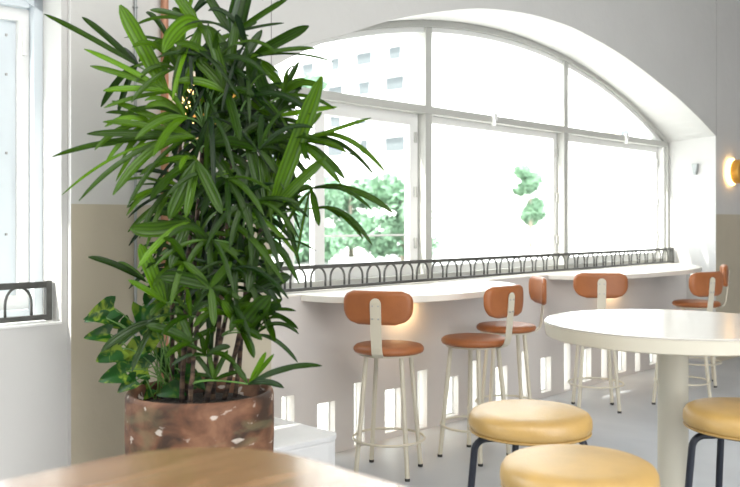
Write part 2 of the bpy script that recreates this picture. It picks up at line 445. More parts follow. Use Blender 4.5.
mb = MB(); mb.wbox(SL - 0.10, SR + 0.005, LT0 - 0.004, LT1 - 0.08, LTOP, LTOP + 0.008)
tag(mb.build('trim_1', M['counter']), kind='structure')
mb = MB(); mb.wbox(B_SL, B_SR, 0.03, 0.40, 0, 0.896)
tag(mb.build('wall_low_left', M['plaster_neutral']), kind='structure')
mb = MB(); mb.wbox(B_SL, B_SR + 0.001, 0.026, 0.30, 0.896, 0.904)
tag(mb.build('trim_2', M['white_trim']), kind='structure')
# thin plaster seams above the springing of the arch
for k, s in enumerate((SL, SR + 0.01)):
    mb = MB(); mb.wbox(s - 0.0025, s + 0.0025, -0.0015, 0.004, arc_front(min(s, SR)), CEIL)
    tag(mb.build('trim_%d' % (3 + k), M['seam']), kind='structure')

# floor, ceiling and the walls behind the camera
def P2(s, t): p = W(s, t, 0); return (p.x, p.y)
room = [P2(-7.6, 0.3), P2(8.2, 0.3), P2(8.2, -9.0), P2(-7.6, -9.0)]
mb = MB(); mb.prism(room, -0.08, 0.0)
tag(mb.build('floor', M['floor']), kind='structure')
room_c = [P2(-7.7, 0.6), P2(8.3, 0.6), P2(8.3, -9.1), P2(-7.7, -9.1)]
mb = MB(); mb.prism(room_c, CEIL, CEIL + 0.1)
tag(mb.build('ceiling', M['ceiling']), kind='structure')
mb = MB(); mb.wbox(8.2, 8.3, -9.0, 0.6, 0, CEIL)
tag(mb.build('wall_right', M['plaster']), kind='structure')
mb = MB(); mb.wbox(-7.7, -7.6, -9.0, 0.6, 0, CEIL)
tag(mb.build('wall_left', M['plaster']), kind='structure')
mb = MB(); mb.wbox(-7.6, 8.2, -9.1, -9.0, 0, CEIL)
tag(mb.build('wall_back', M['plaster']), kind='structure')

# ------------------------------------------------------------------ windows
def arc_band(mb, f, s0, s1, w0, w1, t0, t1, n=44):
    for i in range(n):
        a = s0 + (s1 - s0) * i / n; b = s0 + (s1 - s0) * (i + 1) / n
        mb.hexa([W(a, t0, f(a) - w1), W(b, t0, f(b) - w1), W(b, t1, f(b) - w1), W(a, t1, f(a) - w1),
                 W(a, t0, f(a) - w0), W(b, t0, f(b) - w0), W(b, t1, f(b) - w0), W(a, t1, f(a) - w0)])
    bmesh.ops.remove_doubles(mb.bm, verts=mb.bm.verts, dist=0.0005)
win = tag(empty('window_1', W(1.88, 0.5, 0.9)), kind='structure')
def wpart(mb, name, mat, root, **k):
    o = mb.build(name, mat, **k)
    o.parent = root; o.matrix_parent_inverse = Matrix.Translation(-root.location)
    return o
mb = MB(); arc_band(mb, arc_back, FL, FR, -0.02, 0.045, 0.45, 0.57)
mb.wbox(FR - 0.045, FR + 0.004, 0.45, 0.57, 0.905, arc_back(FR)); mb.wbox(FL - 0.004, FL + 0.045, 0.45, 0.57, 0.905, arc_back(FL))
mb.wbox(FL, FR, 0.47, 0.57, 0.905, 0.955)
wpart(mb, 'outer_frame', M['grey_trim'], win)
mb = MB(); arc_band(mb, lambda s: arc_back(s) - 0.045, FL + 0.045, FR - 0.045, 0, 0.035, 0.475, 0.56)
mb.wbox(FR - 0.085, FR - 0.045, 0.475, 0.56, 0.955, arc_back(FR) - 0.045); mb.wbox(FL + 0.045, FL + 0.085, 0.475, 0.56, 0.955, arc_back(FL) - 0.045)
wpart(mb, 'inner_frame', M['white_trim'], win)
for s in (-0.64, 1.03, 2.735):
    mb = MB(); mb.wbox(s - 0.032, s + 0.032, 0.462, 0.56, 0.955, arc_back(s) - 0.04)
    wpart(mb, 'mullion', M['grey_trim'], win)
mb = MB(); mb.wbox(FL + 0.04, FR - 0.04, 0.456, 0.54, 2.018, 2.068)
wpart(mb, 'transom', M['grey_trim'], win)
for s in (1.75, 3.72):
    mb = MB(); mb.wbox(s - 0.022, s + 0.022, 0.44, 0.46, 2.035, 2.085); mb.wbox(s - 0.022, s - 0.012, 0.43, 0.46, 1.995, 2.035)
    wpart(mb, 'latch', M['white_trim'], win)
# opening sashes behind the mullions
def sash(s0, s1, z0, z1, t=0.52, w=0.055, mat='white_trim', rails=()):
    mb = MB()
    mb.wbox(s0, s0 + w, t, t + 0.045, z0, z1); mb.wbox(s1 - w, s1, t, t + 0.045, z0, z1)
    mb.wbox(s0 + w, s1 - w, t, t + 0.045, z0, z0 + w); mb.wbox(s0 + w, s1 - w, t, t + 0.045, z1 - w, z1)
    for r in rails: mb.wbox(s0 + w, s1 - w, t + 0.01, t + 0.03, r - 0.006, r + 0.006)
    return wpart(mb, 'sash', M[mat], win)
sash(-0.72, -0.08, 0.955, 2.02, 0.53, 0.085, rails=(1.215,))
sash(0.075, 0.995, 0.955, 2.02, 0.53, 0.08, rails=(1.215,))
sash(1.065, 2.70, 0.955, 2.02, 0.53, 0.05)
sash(2.77, 4.50, 0.955, 2.02, 0.53, 0.055)
for s in (0.965, 2.69, 4.455):
    for z in (1.16, 1.5, 1.86):
        mb = MB(); mb.wbox(s - 0.009, s + 0.009, 0.515, 0.53, z - 0.035, z + 0.035)
        wpart(mb, 'hinge', M['grey_trim'], win)
mb = MB()
prevp = None
ss = [FL + 0.05 + (FR - FL - 0.1) * i / 40 for i in range(41)]
pts = [W(ss[0], 0.548, 0.95)] + [W(ss[-1], 0.548, 0.95)] + [W(s, 0.548, arc_back(s) - 0.05) for s in reversed(ss)]
mb.poly(pts)
wpart(mb, 'pane', M['glass'], win)
# small lamp sensor on the right reveal
mb = MB(); mb.hexa([W(SR - 0.03, 0.175, 1.745), W(SR + 0.02, 0.175, 1.745), W(SR + 0.02, 0.205, 1.745), W(SR - 0.03, 0.205, 1.745), W(SR - 0.03, 0.162, 1.845), W(SR + 0.02, 0.162, 1.845), W(SR + 0.02, 0.218, 1.845), W(SR - 0.03, 0.218, 1.845)])
o = mb.build('wall_sensor', M['conduit'], bevel=0.004)
tag(o, 'small pale grey sensor box fixed to the bright right reveal of the arch', 'sensor')

# left bay window
win2 = tag(empty('window_2', W(-4.3, 0.28, 0.9)), kind='structure')
mb = MB(); arc_band(mb, arc_bay, B_SL, B_SR, -0.02, 0.06, 0.195, 0.29)
mb.wbox(B_SR - 0.037, B_SR + 0.002, 0.195, 0.29, 0.905, arc_bay(B_SR)); mb.wbox(B_SL, B_SL + 0.055, 0.195, 0.29, 0.905, arc_bay(B_SL))
mb.wbox(B_SL + 0.055, B_SR - 0.055, 0.20, 0.29, 0.905, 0.945)
mb.wbox(B_SL + 0.055, B_SR - 0.055, 0.20, 0.29, 2.17, 2.26)
wpart(mb, 'outer_frame', M['bluewhite'], win2)
for k in range(3):
    a = B_SR - 0.038 - 1.72 * k; b = a - 1.68
    mb = MB(); w = 0.042
    mb.wbox(a - w, a, 0.24, 0.29, 0.945, 2.17); mb.wbox(b, b + w, 0.24, 0.29, 0.945, 2.17)
    mb.wbox(b + w, a - w, 0.24, 0.29, 0.945, 1.0); mb.wbox(b + w, a - w, 0.24, 0.29, 2.12, 2.17)
    wpart(mb, 'sash', M['white_trim'], win2)
    mb = MB(); w2 = 0.068
    mb.wbox(a - w - w2, a - w, 0.27, 0.282, 0.96, 2.15); mb.wbox(b + w, b + w + w2, 0.27, 0.282, 0.96, 2.15)
    wpart(mb, 'sash', M['bluewhite'], win2)
    for z in (1.25, 1.58, 1.90, 2.06):
        mb = MB(); mb.wbox(a - 0.085, a - 0.077, 0.264, 0.27, z - 0.005, z + 0.005)
        wpart(mb, 'screw', M['steel'], win2)
    mb = MB(); mb.wbox(a - 0.028, a - 0.014, 0.228, 0.24, 1.98, 2.09)
    wpart(mb, 'latch', M['white_trim'], win2)
mb = MB()
ss = [B_SL + 0.05 + (B_SR - B_SL - 0.1) * i / 30 for i in range(31)]
mb.poly([W(ss[0], 0.285, 0.93), W(ss[-1], 0.285, 0.93)] + [W(s, 0.285, arc_bay(s) - 0.03) for s in reversed(ss)])
wpart(mb, 'pane', M['glass'], win2)

# slot windows
for k, (a, b) in enumerate(slots):
    z0, z1 = (0.012, 0.372) if k % 2 == 0 else (0.038, 0.295)
    r = tag(empty('window_%d' % (3 + k), W((a + b) / 2, 0.5, z0)), kind='structure')
    mb = MB(); fw, tp = (0.008, 0.335) if k % 2 else (0.006, 0.358)
    mb.wbox(a, a + fw, tp - 0.008, tp + 0.008, z0, z1); mb.wbox(b - fw, b, tp - 0.008, tp + 0.008, z0, z1)
    mb.wbox(a + fw, b - fw, tp - 0.008, tp + 0.008, z0, z0 + fw); mb.wbox(a + fw, b - fw, tp - 0.008, tp + 0.008, z1 - fw, z1)
    wpart(mb, 'slot_frame', M['white_trim'], r)
    mb = MB(); mb.wbox(a + fw, b - fw, tp - 0.002, tp + 0.002, z0 + fw, z1 - fw)
    wpart(mb, 'pane', M['slot_glass'], r)

# ------------------------------------------------------------------ railings
def railing(s0, s1, t, z0, z1, pitch, hw, anchor, label, tube_r=0.0065, bar=0.011, right_post=True):
    c = W((s0 + s1) / 2, t, z0)
    root = tag(empty('railing', c), label, 'railing')
    def wp(mb, name, **k):
        o = mb.build(name, M['iron'], **k); o.parent = root; o.matrix_parent_inverse = Matrix.Translation(-root.location)
    mb = MB(); mb.wbox(s0, s1, t - 0.012, t + 0.012, z1 - 2 * bar, z1); wp(mb, 'top_rail', bevel=0.002)
    mb = MB(); mb.wbox(s0, s1, t - 0.012, t + 0.012, z0, z0 + 2 * bar * 0.8); wp(mb, 'bottom_rail', bevel=0.002)
    ends = [s1 - 0.012] + ([s0 + 0.012] if s0 > -3 else [])
    for s in ends:
        mb = MB(); mb.wbox(s - 0.012, s + 0.012, t - 0.0135, t + 0.0135, z0 - 0.004, z1 + 0.003); wp(mb, 'end_post', bevel=0.002)
    zb, zt = z0 + bar, z1 - 1.4 * bar
    k0 = math.ceil((s0 - anchor + hw + 0.03) / pitch); k1 = math.floor((s1 - anchor - 0.0) / pitch)
    for k in range(k0, k1 + 1):
        sc = anchor + k * pitch
        pts = []
        zs = zb + (zt - zb) * 0.45
        pts.append((sc - hw, zb)); 
        for j in range(0, 13):
            a = PI - PI * j / 12
            pts.append((sc + hw * math.cos(a), zs + (zt - zs) * math.sin(a)))
        pts.append((sc + hw, zb))
        pts = [(min(p[0], s1 - 0.02), p[1]) for p in pts if p[0] < s1 - 0.008]
        if len(pts) < 3: continue
        mb = MB(); mb.tube([W(p[0], t, p[1]) for p in pts], tube_r, 8); wp(mb, 'arch_bar', smooth=True)
railing(-0.66, 4.535, 0.40, 0.914, 1.056, 0.1512, 0.056, 1.347, 'long dark iron railing of small round arches along the wide arched window')
railing(-4.6, -1.73, 0.10, 0.911, 1.063, 0.138, 0.052, -1.861, 'short dark iron railing with round arches in the left window', tube_r=0.0055, bar=0.0125)

# ------------------------------------------------------------------ counters
def counter(c, hw, depth, p, label, groupshift=0.0):
    root = tag(empty('bar_counter', W(c, LT0, 0.87)), label, 'counter')
    outl = []
    n = 60
    for i in range(n + 1):
        x = -hw + 2 * hw * (0.5 - 0.5 * math.cos(PI * i / n))
        y = depth * max(0.0, 1 - abs(x / hw) ** p) ** (1 / p)
        outl.append((c + x, LT0 - 0.001 - y))
    mb = MB(); mb.prism(outl, 0.873, 0.908, fn=W)
    o = mb.build('counter_top', M['counter'], bevel=0.003); o.parent = root; o.matrix_parent_inverse = Matrix.Translation(-root.location)
    for s in (c - hw * 0.55, c + hw * 0.55):
        mb = MB(); mb.wbox(s - 0.012, s + 0.012, LT0 - 0.28, LT0 - 0.002, 0.866, 0.873)
        o = mb.build('bracket', M['plinth']); o.parent = root; o.matrix_parent_inverse = Matrix.Translation(-root.location)
counter(0.55, 0.80, 0.57, 2.4, 'off-white rounded counter top nearest the palm, fixed to the slotted low wall')
counter(3.28, 1.10, 0.47, 2.3, 'off-white rounded counter top further from the palm, ending by the right reveal')

# under-counter lamps
for s, lab in ((0.56, 'small warm lamp under the rounded counter nearest the palm'), (3.12, 'small warm lamp under the rounded counter by the right reveal')):
    mb = MB(); mb.wbox(s - 0.03, s + 0.03, LT0 - 0.03, LT0 - 0.002, 0.845, 0.871)
    root = mb.build('counter_lamp', M['brass'], bevel=0.003); tag(root, lab, 'lamp')
    mb = MB(); mb.wbox(s - 0.025, s + 0.025, LT0 - 0.026, LT0 - 0.006, 0.841, 0.845)
    mb.build('diffuser', M['lamp_glow'], root)
    a = area('counter_lamp_light', W(s, LT0 - 0.03, 0.838), -N * 0.9 + Vector((0, 0, -1)), 0.05, 0.03, 4.0, (1.0, 0.66, 0.32))
    a.parent = root

# ------------------------------------------------------------------ bar stools
def rot2(x, y, a): return (x * math.cos(a) - y * math.sin(a), x * math.sin(a) + y * math.cos(a))
def make_bar_stool():
    root = empty('bar_stool')
    mb = MB(); R = 0.185
    mb.lathe([(0, 0.612), (R - 0.02, 0.612), (R - 0.006, 0.617), (R, 0.628), (R - 0.003, 0.641), (R - 0.014, 0.650), (R - 0.05, 0.655), (0, 0.658)], 48)
    mb.build('seat', M['tan'], root, smooth=True, autos=50)
    mb = MB(); mb.lathe([(0, 0.602), (0.16, 0.602), (0.16, 0.6125), (0, 0.6125)], 40)
    mb.build('seat_plate', M['cream_metal'], root, smooth=True, autos=30)
    for sx in (-1, 1):
        for sy in (-1, 1):
            top = Vector((sx * 0.093, sy * 0.093, 0.606)); bot = Vector((sx * 0.136, sy * 0.136, 0.012))
            mb = MB(); mb.tube([top, bot], 0.0125, 12); leg = mb.build('leg', M['cream_metal'], root, smooth=True, autos=50)
            mb = MB(); mb.lathe([(0, 0), (0.0135, 0), (0.0135, 0.014), (0, 0.014)], 12, (sx * 0.136, sy * 0.136, 0))
            mb.build('rubber_foot', M['rubber'], leg)
    mb = MB()
    mb.tube([(0.186 * math.cos(2 * PI * i / 48), 0.186 * math.sin(2 * PI * i / 48), 0.175) for i in range(48)], 0.0065, 8, closed=True)
    mb.build('footrest_ring', M['cream_metal'], root, smooth=True)
    # curved pad
    mb = MB(); HW, Z0, Z1, RC = 0.180, 0.775, 0.940, 0.066; TH = 0.030
    nx, nz = 24, 12
    front = []; back = []
    for j in range(nz + 1):
        v = j / nz; z = Z0 + (Z1 - Z0) * v
        e = min(z - Z0, Z1 - z)
        rc = 0.085 if z - Z0 < Z1 - z else 0.055
        cut = rc - math.sqrt(max(0, rc ** 2 - (rc - e) ** 2)) if e < rc else 0
        fr = []; bk = []
        for i in range(nx + 1):
            x = (HW - cut) * (2 * i / nx - 1)
            yb = -0.236 + 0.45 * x * x * 1.9
            edge = min(1.0, e / 0.012) * min(1.0, (HW - cut - abs(x)) / 0.012)
            th = TH * (0.45 + 0.55 * math.sqrt(max(0, 1 - (1 - edge) ** 2)))
            yc = yb + TH / 2
            fr.append(mb.bm.verts.new((x, yc + th / 2, z))); bk.append(mb.bm.verts.new((x, yc - th / 2, z)))
        front.append(fr); back.append(bk)
    for j in range(nz):
        for i in range(nx):
            mb.bm.faces.new((front[j][i], front[j][i + 1], front[j + 1][i + 1], front[j + 1][i]))
            mb.bm.faces.new((back[j][i], back[j + 1][i], back[j + 1][i + 1], back[j][i + 1]))
    for j in range(nz):
        mb.bm.faces.new((front[j][0], front[j + 1][0], back[j + 1][0], back[j][0]))
        mb.bm.faces.new((front[j][nx], back[j][nx], back[j + 1][nx], front[j + 1][nx]))
    for i in range(nx):
        mb.bm.faces.new((front[0][i], back[0][i], back[0][i + 1], front[0][i + 1]))
        mb.bm.faces.new((front[nz][i], front[nz][i + 1], back[nz][i + 1], back[nz][i]))
    mb.build('backrest', M['tan'], root, smooth=True, autos=60)
    # flat upright: rounded top, slightly bent in to the seat
    mb = MB(); hw = 0.028
    zs = [0.604, 0.612, 0.63, 0.66, 0.72, 0.78, 0.84, 0.878]
    ys = [-0.10, -0.186, -0.209, -0.219, -0.226, -0.232, -0.238, -0.2405]
    prof = [(hw, y, z) for y, z in zip(ys, zs)]
    for k in range(1, 8):
        a = PI / 2 * k / 8
        prof.append((hw * math.cos(a), -0.2405 - 0.001, 0.878 + hw * math.sin(a)))
    th = 0.005; L = []; Rr = []; L2 = []; R2 = []
    for i, (w, y, z) in enumerate(prof):
        dy, dz = (0, th) if i == 0 else (-th, 0.0) if i > 2 else (-th, -th * 0.4)
        L.append(mb.bm.verts.new((-w, y, z))); Rr.append(mb.bm.verts.new((w, y, z)))
        L2.append(mb.bm.verts.new((-w, y + dy, z - (th if i == 0 else -dz)))); R2.append(mb.bm.verts.new((w, y + dy, z - (th if i == 0 else -dz))))
    for i in range(len(prof) - 1):
        mb.bm.faces.new((L[i], Rr[i], Rr[i + 1], L[i + 1])); mb.bm.faces.new((L2[i], L2[i + 1], R2[i + 1], R2[i]))
        mb.bm.faces.new((L[i], L[i + 1], L2[i + 1], L2[i])); mb.bm.faces.new((Rr[i], R2[i], R2[i + 1], Rr[i + 1]))
    mb.bm.faces.new((L[0], L2[0], R2[0], Rr[0])); mb.bm.faces.new((L[-1], Rr[-1], R2[-1], L2[-1]))
    up = mb.build('upright', M['cream_metal'], root)
    for sx in (-1, 1):
        for z in (0.805, 0.868):
            mb = MB(); mb.lathe([(0, 0.238), (0.0042, 0.238), (0.0042, 0.2475), (0.003, 0.249), (0, 0.249)], 10, (sx * 0.015, 0, z), axis='y')
            mb.build('screw', M['steel'], up)
    return root
stools = [
    ((0.098, 4.434), (-0.065, -0.21), 'tan leather bar stool nearest the palm, its back towards us, alone at the first counter'),
    ((0.58, 4.72), (0.158, -0.145), 'tan leather bar stool seen half from behind, its seat overlapping the one behind it'),
    ((0.85, 5.31), (0.215, 0.012), 'tan leather bar stool with its pad turned sideways, just left of the white round table'),
    ((1.575, 5.93), (-0.02, -0.21), 'tan leather bar stool square to us behind the white table, wide pad fully in view'),
    ((2.21, 6.02), (0.118, -0.18), 'tan leather bar stool behind the right half of the table, its seat hidden'),
    ((2.63, 6.85), (0.203, -0.07), 'farthest tan leather bar stool, narrow sunlit pad in profile against the right wall'),
]
proto = make_bar_stool()
for i, ((x, y), (bx, by), lab) in enumerate(stools):
    o = proto if i == 0 else copy_tree(proto)
    o.location = (x, y, 0); o.rotation_euler = (0, 0, math.atan2(bx, -by)); o.scale = (1, 1, 1.018)
    tag(o, lab, 'stool', 'tan bar stools along the window counters')

# ------------------------------------------------------------------ yellow stools
def make_round_stool():
    root = empty('round_stool')
    R = 0.211
    mb = MB()
    mb.lathe([(0, 0.585), (R - 0.03, 0.585), (R - 0.010, 0.590), (R - 0.001, 0.606), (R, 0.618), (R - 0.002, 0.636), (R - 0.010, 0.650), (R - 0.024, 0.658), (R - 0.06, 0.662), (0, 0.664)], 64)
    cu = mb.build('cushion', M['yellow'], root, smooth=True, autos=60)
    mb = MB(); mb.tube([((R - 0.006) * math.cos(2 * PI * i / 64), (R - 0.006) * math.sin(2 * PI * i / 64), 0.5905) for i in range(64)], 0.0038, 8, closed=True)
    mb.build('piping', M['piping'], cu, smooth=True)
    mb = MB(); mb.lathe([(0, 0.575), (0.165, 0.575), (0.165, 0.5855), (0, 0.5855)], 40)
    mb.build('seat_plate', M['black_metal'], root)
    for k in range(4):
        a = PI / 4 + k * PI / 2
        prof = [(0.015, 0.562), (0.15, 0.562)]
        for j in range(1, 7):
            b = PI / 2 * j / 6
            prof.append((0.15 + 0.045 * math.sin(b), 0.517 + 0.045 * math.cos(b)))
        prof += [(0.214, 0.30), (0.238, 0.012)]
        mb = MB(); mb.tube([(r * math.cos(a), r * math.sin(a), z) for r, z in prof], 0.0125, 12)
        leg = mb.build('leg', M['black_metal'], root, smooth=True, autos=50)
        mb = MB(); mb.lathe([(0, 0), (0.014, 0), (0.014, 0.014), (0, 0.014)], 12, (0.238 * math.cos(a), 0.238 * math.sin(a), 0))
        mb.build('rubber_foot', M['rubber'], leg)
    mb = MB(); mb.tube([(0.221 * math.cos(2 * PI * i / 48), 0.221 * math.sin(2 * PI * i / 48), 0.21) for i in range(48)], 0.007, 8, closed=True)
    mb.build('footrest_ring', M['black_metal'], root, smooth=True)
    return root
rs = make_round_stool()
for i, (x, y, a, lab) in enumerate((
        (0.553, 2.94, 0.865, 'round yellow cushioned stool just left of the white table, behind the nearest one'),
        (0.566, 2.31, 0.90, 'nearest round yellow cushioned stool, cut off by the bottom edge'),
        (1.32, 2.98, 0.83, 'round yellow cushioned stool tucked under the right side of the white table'))):
    o = rs if i == 0 else copy_tree(rs)
    o.location = (x, y, 0); o.rotation_euler = (0, 0, a); o.scale = (1, 1, 0.985)
    tag(o, lab, 'stool', 'yellow stools round the white table')

# ------------------------------------------------------------------ white pedestal table
root = tag(empty('pedestal_table', (1.196, 3.356, 0)), 'large round cream table on one thick white column, in front of the bar stools', 'table')
root.scale = (1, 1, 0.993)
mb = MB(); R = 0.4985
mb.lathe([(0, 0.905), (R - 0.004, 0.905), (R - 0.002, 0.909), (R - 0.006, 0.912), (0, 0.912)], 96); top = mb.build('table_top', M['laminate'], root, smooth=True, autos=30)
mb = MB(); mb.lathe([(0, 0.852), (R - 0.012, 0.852), (R - 0.006, 0.856), (R, 0.9045), (0, 0.9049)], 96); mb.build('edge_band', M['laminate_edge'], top, smooth=True, autos=30)
mb = MB(); mb.lathe([(0, 0.022), (0.058, 0.022), (0.058, 0.852), (0, 0.852)], 48); mb.build('column', M['laminate_edge'], root, smooth=True, autos=30)
mb = MB(); mb.lathe([(0, 0), (0.28, 0), (0.28, 0.012), (0.26, 0.022), (0, 0.022)], 64); mb.build('base', M['laminate_edge'], root, smooth=True, autos=30)

# ------------------------------------------------------------------ foreground wooden table
sx, tx, cr, wd = -2.338, -1.905, 0.24, 0.82
tc = W(sx - wd / 2, tx - wd / 2, 0)
root = tag(empty('wooden_table', tc, ANG), 'blurred brown wooden table with rounded corner close to the camera, at the bottom left', 'table')
h = wd / 2; outl = []
for cx_, cy_, a0 in ((h - cr, h - cr, 0), (-h + cr, h - cr, PI / 2), (-h + cr, -h + cr, PI), (h - cr, -h + cr, 1.5 * PI)):
    for k in range(13):
        a = a0 + PI / 2 * k / 12; outl.append((cx_ + cr * math.cos(a), cy_ + cr * math.sin(a)))
mb = MB(); mb.prism(outl, 0.875, 0.91); mb.build('table_top', M['wood'], root, bevel=0.006, bseg=3)
mb = MB(); mb.lathe([(0, 0.02), (0.04, 0.02), (0.04, 0.875), (0, 0.875)], 32); mb.build('column', M['black_metal'], root, smooth=True, autos=30)
mb = MB(); mb.lathe([(0, 0), (0.26, 0), (0.26, 0.012), (0.2, 0.02), (0, 0.02)], 48); mb.build('base', M['black_metal'], root, smooth=True, autos=30)

# ------------------------------------------------------------------ white plinth beside the pot
mb = MB()
outl = [(-1.22, -0.045), (-1.22, -0.50), (-0.80, -0.535), (-0.755, -0.525), (-0.728, -0.50), (-0.726, -0.045)]
mb.prism(outl, 0.0, 0.355, fn=W)
root = mb.build('plinth', M['plinth'], bevel=0.004)
tag(root, 'low white box plinth standing against the pier, right of the terracotta pot', 'plinth')
mb = MB(); mb.prism([(s * 1.0 + (0.004 if s > -0.8 else -0.004), t - (0.004 if t < -0.2 else 0)) for s, t in outl], 0.360, 0.382, fn=W)
mb.build('lid', M['plinth'], root, bevel=0.004)
mb = MB(); mb.prism(outl, 0.355, 0.360, fn=W)
mb.build('shadow_gap', M['plinth'], root)

# ------------------------------------------------------------------ pipes and wall lamps
mb = MB(); mb.tube([W(-1.285, -0.026, 0.0), W(-1.285, -0.026, CEIL)], 0.0165, 14); root = mb.build('pipe', M['copper'], smooth=True, autos=50)
tag(root, 'thick copper-brown vertical pipe on the pier behind the palm', 'pipe')
for z in (0.9, 2.4):
    mb = MB(); mb.tube([W(-1.285 + 0.02 * math.cos(a), -0.026 + 0.02 * math.sin(a), z) for a in [2 * PI * k / 16 for k in range(16)]], 0.004, 6, closed=True)
    mb.build('clip', M['copper'], root, smooth=True)
mb = MB(); mb.tube([W(-1.415, -0.010, 0.0), W(-1.415, -0.010, CEIL)], 0.0065, 10); root = mb.build('conduit', M['conduit'], smooth=True, autos=50)
tag(root, 'thin grey vertical conduit on the pier left of the copper pipe', 'pipe')
for z in (0.7, 1.42, 2.2):
    mb = MB(); mb.tube([W(-1.415 + 0.009 * math.cos(a), -0.010 + 0.009 * math.sin(a), z) for a in [2 * PI * k / 12 for k in range(12)]], 0.0025, 6, closed=True)
    mb.build('clip', M['conduit'], root, smooth=True)

def sconce(s, z, label):
    root = tag(empty('wall_lamp', W(s, 0, z), ANG), label, 'lamp')     # local -Y faces the room
    mb = MB(); mb.lathe([(0, 0.001), (0.10, 0.001), (0.10, 0.012), (0, 0.012)], 40, axis='y'); mb.build('back_plate', M['brass'], root, smooth=True, autos=30)
    mb = MB(); mb.lathe([(0, 0.013), (0.128, 0.013), (0.128, 0.030), (0, 0.030)], 40, axis='y'); mb.build('diffuser', M['lamp_glow'], root, smooth=True, autos=30)
    mb = MB(); mb.lathe([(0, 0.046), (0.108, 0.046), (0.113, 0.052), (0.113, 0.112), (0.106, 0.120), (0, 0.122)], 48, axis='y'); mb.build('shade', M['brass'], root, smooth=True, autos=40)
    mb = MB(); mb.lathe([(0, 0.030), (0.02, 0.030), (0.02, 0.046), (0, 0.046)], 16, axis='y'); mb.build('stem', M['brass'], root)
    return root
sconce(4.88, 1.775, 'round amber wall lamp glowing on the right wall at the picture edge')
sconce(-1.06, 1.80, 'round amber wall lamp glowing on the pier, almost hidden behind the palm leaves')

# ------------------------------------------------------------------ the potted palm
PD = 3.0
def P(px, py, d=0.0):
    Y = PD + d
    return Vector(((px - 370) * Y / 850, Y, 1.3 - (py - 222) * Y / 850))
POT = Vector((-0.598, 3.0, 0))
palm = tag(empty('potted_palm', POT), 'tall green palm in a weathered terracotta pot with a variegated vine at its left', 'plant')
mb = MB(); R = 0.258
mb.lathe([(0, 0), (R - 0.055, 0), (R - 0.045, 0.01), (R - 0.02, 0.2), (R - 0.004, 0.42), (R, 0.56), (R - 0.001, 0.692), (R - 0.005, 0.706), (R - 0.012, 0.711), (R - 0.020, 0.708), (R - 0.025, 0.698), (R - 0.030, 0.62), (R - 0.04, 0.55), (0, 0.55)], 72)
mb.build('pot', M['terracotta'], palm, smooth=True, autos=60)
mb = MB()
prof = [(R - 0.031, 0.652), (0.19, 0.658), (0.14, 0.665), (0.08, 0.668), (0, 0.665)]
mb.lathe(prof, 40); 
for v in mb.bm.verts: v.co.z += random.uniform(-0.006, 0.006)
mb.build('soil', M['soil'], palm, smooth=True)

class Foliage:
    def __init__(self): self.v = []; self.f = []; self.uv = []; self.tone = []
    def grid(self, rows, tone):
        """rows: list of lists of (Vector, u, v)"""
        b = len(self.v); w = len(rows[0])
        for r in rows:
            for p, uu, vv in r:
                self.v.append(p); self.tone.append(tone); self.uv.append((uu, vv))
        for i in range(len(rows) - 1):
            for j in range(w - 1):
                self.f.append((b + i * w + j, b + i * w + j + 1, b + (i + 1) * w + j + 1, b + (i + 1) * w + j))
    def build(self, name, mat, parent, origin):
        me = bpy.data.meshes.new(name)
        me.from_pydata([tuple(p - origin) for p in self.v], [], self.f)
        uvl = me.uv_layers.new(name='UVMap')
        for l in me.loops: uvl.data[l.index].uv = self.uv[l.vertex_index]
        at = me.color_attributes.new('tone', 'FLOAT_COLOR', 'POINT')
        for i, t in enumerate(self.tone): at.data[i].color = (t, t, t, 1)
        me.polygons.foreach_set('use_smooth', [True] * len(me.polygons))
        me.materials.append(mat)
        o = bpy.data.objects.new(name, me); COL.objects.link(o); o.parent = parent
        return o
fol = Foliage()
CAMV = Vector((0, 0, 1.3))
def blade(base, tip, width, bow=0.12, tone=0.2, face=0.6, blunt=0.5, twist=0.0):
    L = (tip - base).length
    ctrl = (base + tip) / 2 + Vector((0, 0, bow * L))
    n = 14; rows = []
    view = (CAMV - (base + tip) / 2).normalized()
    facing = (view * face + Vector((random.uniform(-.3, .3), 0, 1)) * (1 - face)).normalized()
    for i in range(n + 1):
        k = i / n
        p = base * (1 - k) ** 2 + ctrl * 2 * k * (1 - k) + tip * k * k
        d = ((ctrl - base) * (1 - k) + (tip - ctrl) * k).normalized()
        x = d.cross(facing)
        if x.length < 0.15: x = d.cross(view + Vector((0.2, 0, 0.3)))
        x.normalize()
        nn = x.cross(d).normalized()
        if twist:
            x = (Matrix.Rotation(twist * k, 3, d) @ x); nn = x.cross(d).normalized()
        w = width * (0.92 if width > 0.052 else 0.76) * min(1.0, 0.30 + 2.3 * k) * (1 - 0.06 * k)
        if k > 0.76: w *= math.sqrt(max(0.0, 1 - ((k - 0.76) / 0.245) ** 2)) * 0.75 + (1 - (k - 0.76) / 0.245) * 0.25
        w = max(w, 0.0006)
        fold = 0.22 * w
        rows.append([(p - x * w / 2 + nn * fold, 0.0, k), (p - x * w / 4 + nn * fold * 0.35, 0.25, k), (p, 0.5, k),
                     (p + x * w / 4 + nn * fold * 0.35, 0.75, k), (p + x * w / 2 + nn * fold, 1.0, k)])
    fol.grid(rows, min(1.0, tone ** 1.15 * random.uniform(0.7, 1.35)))

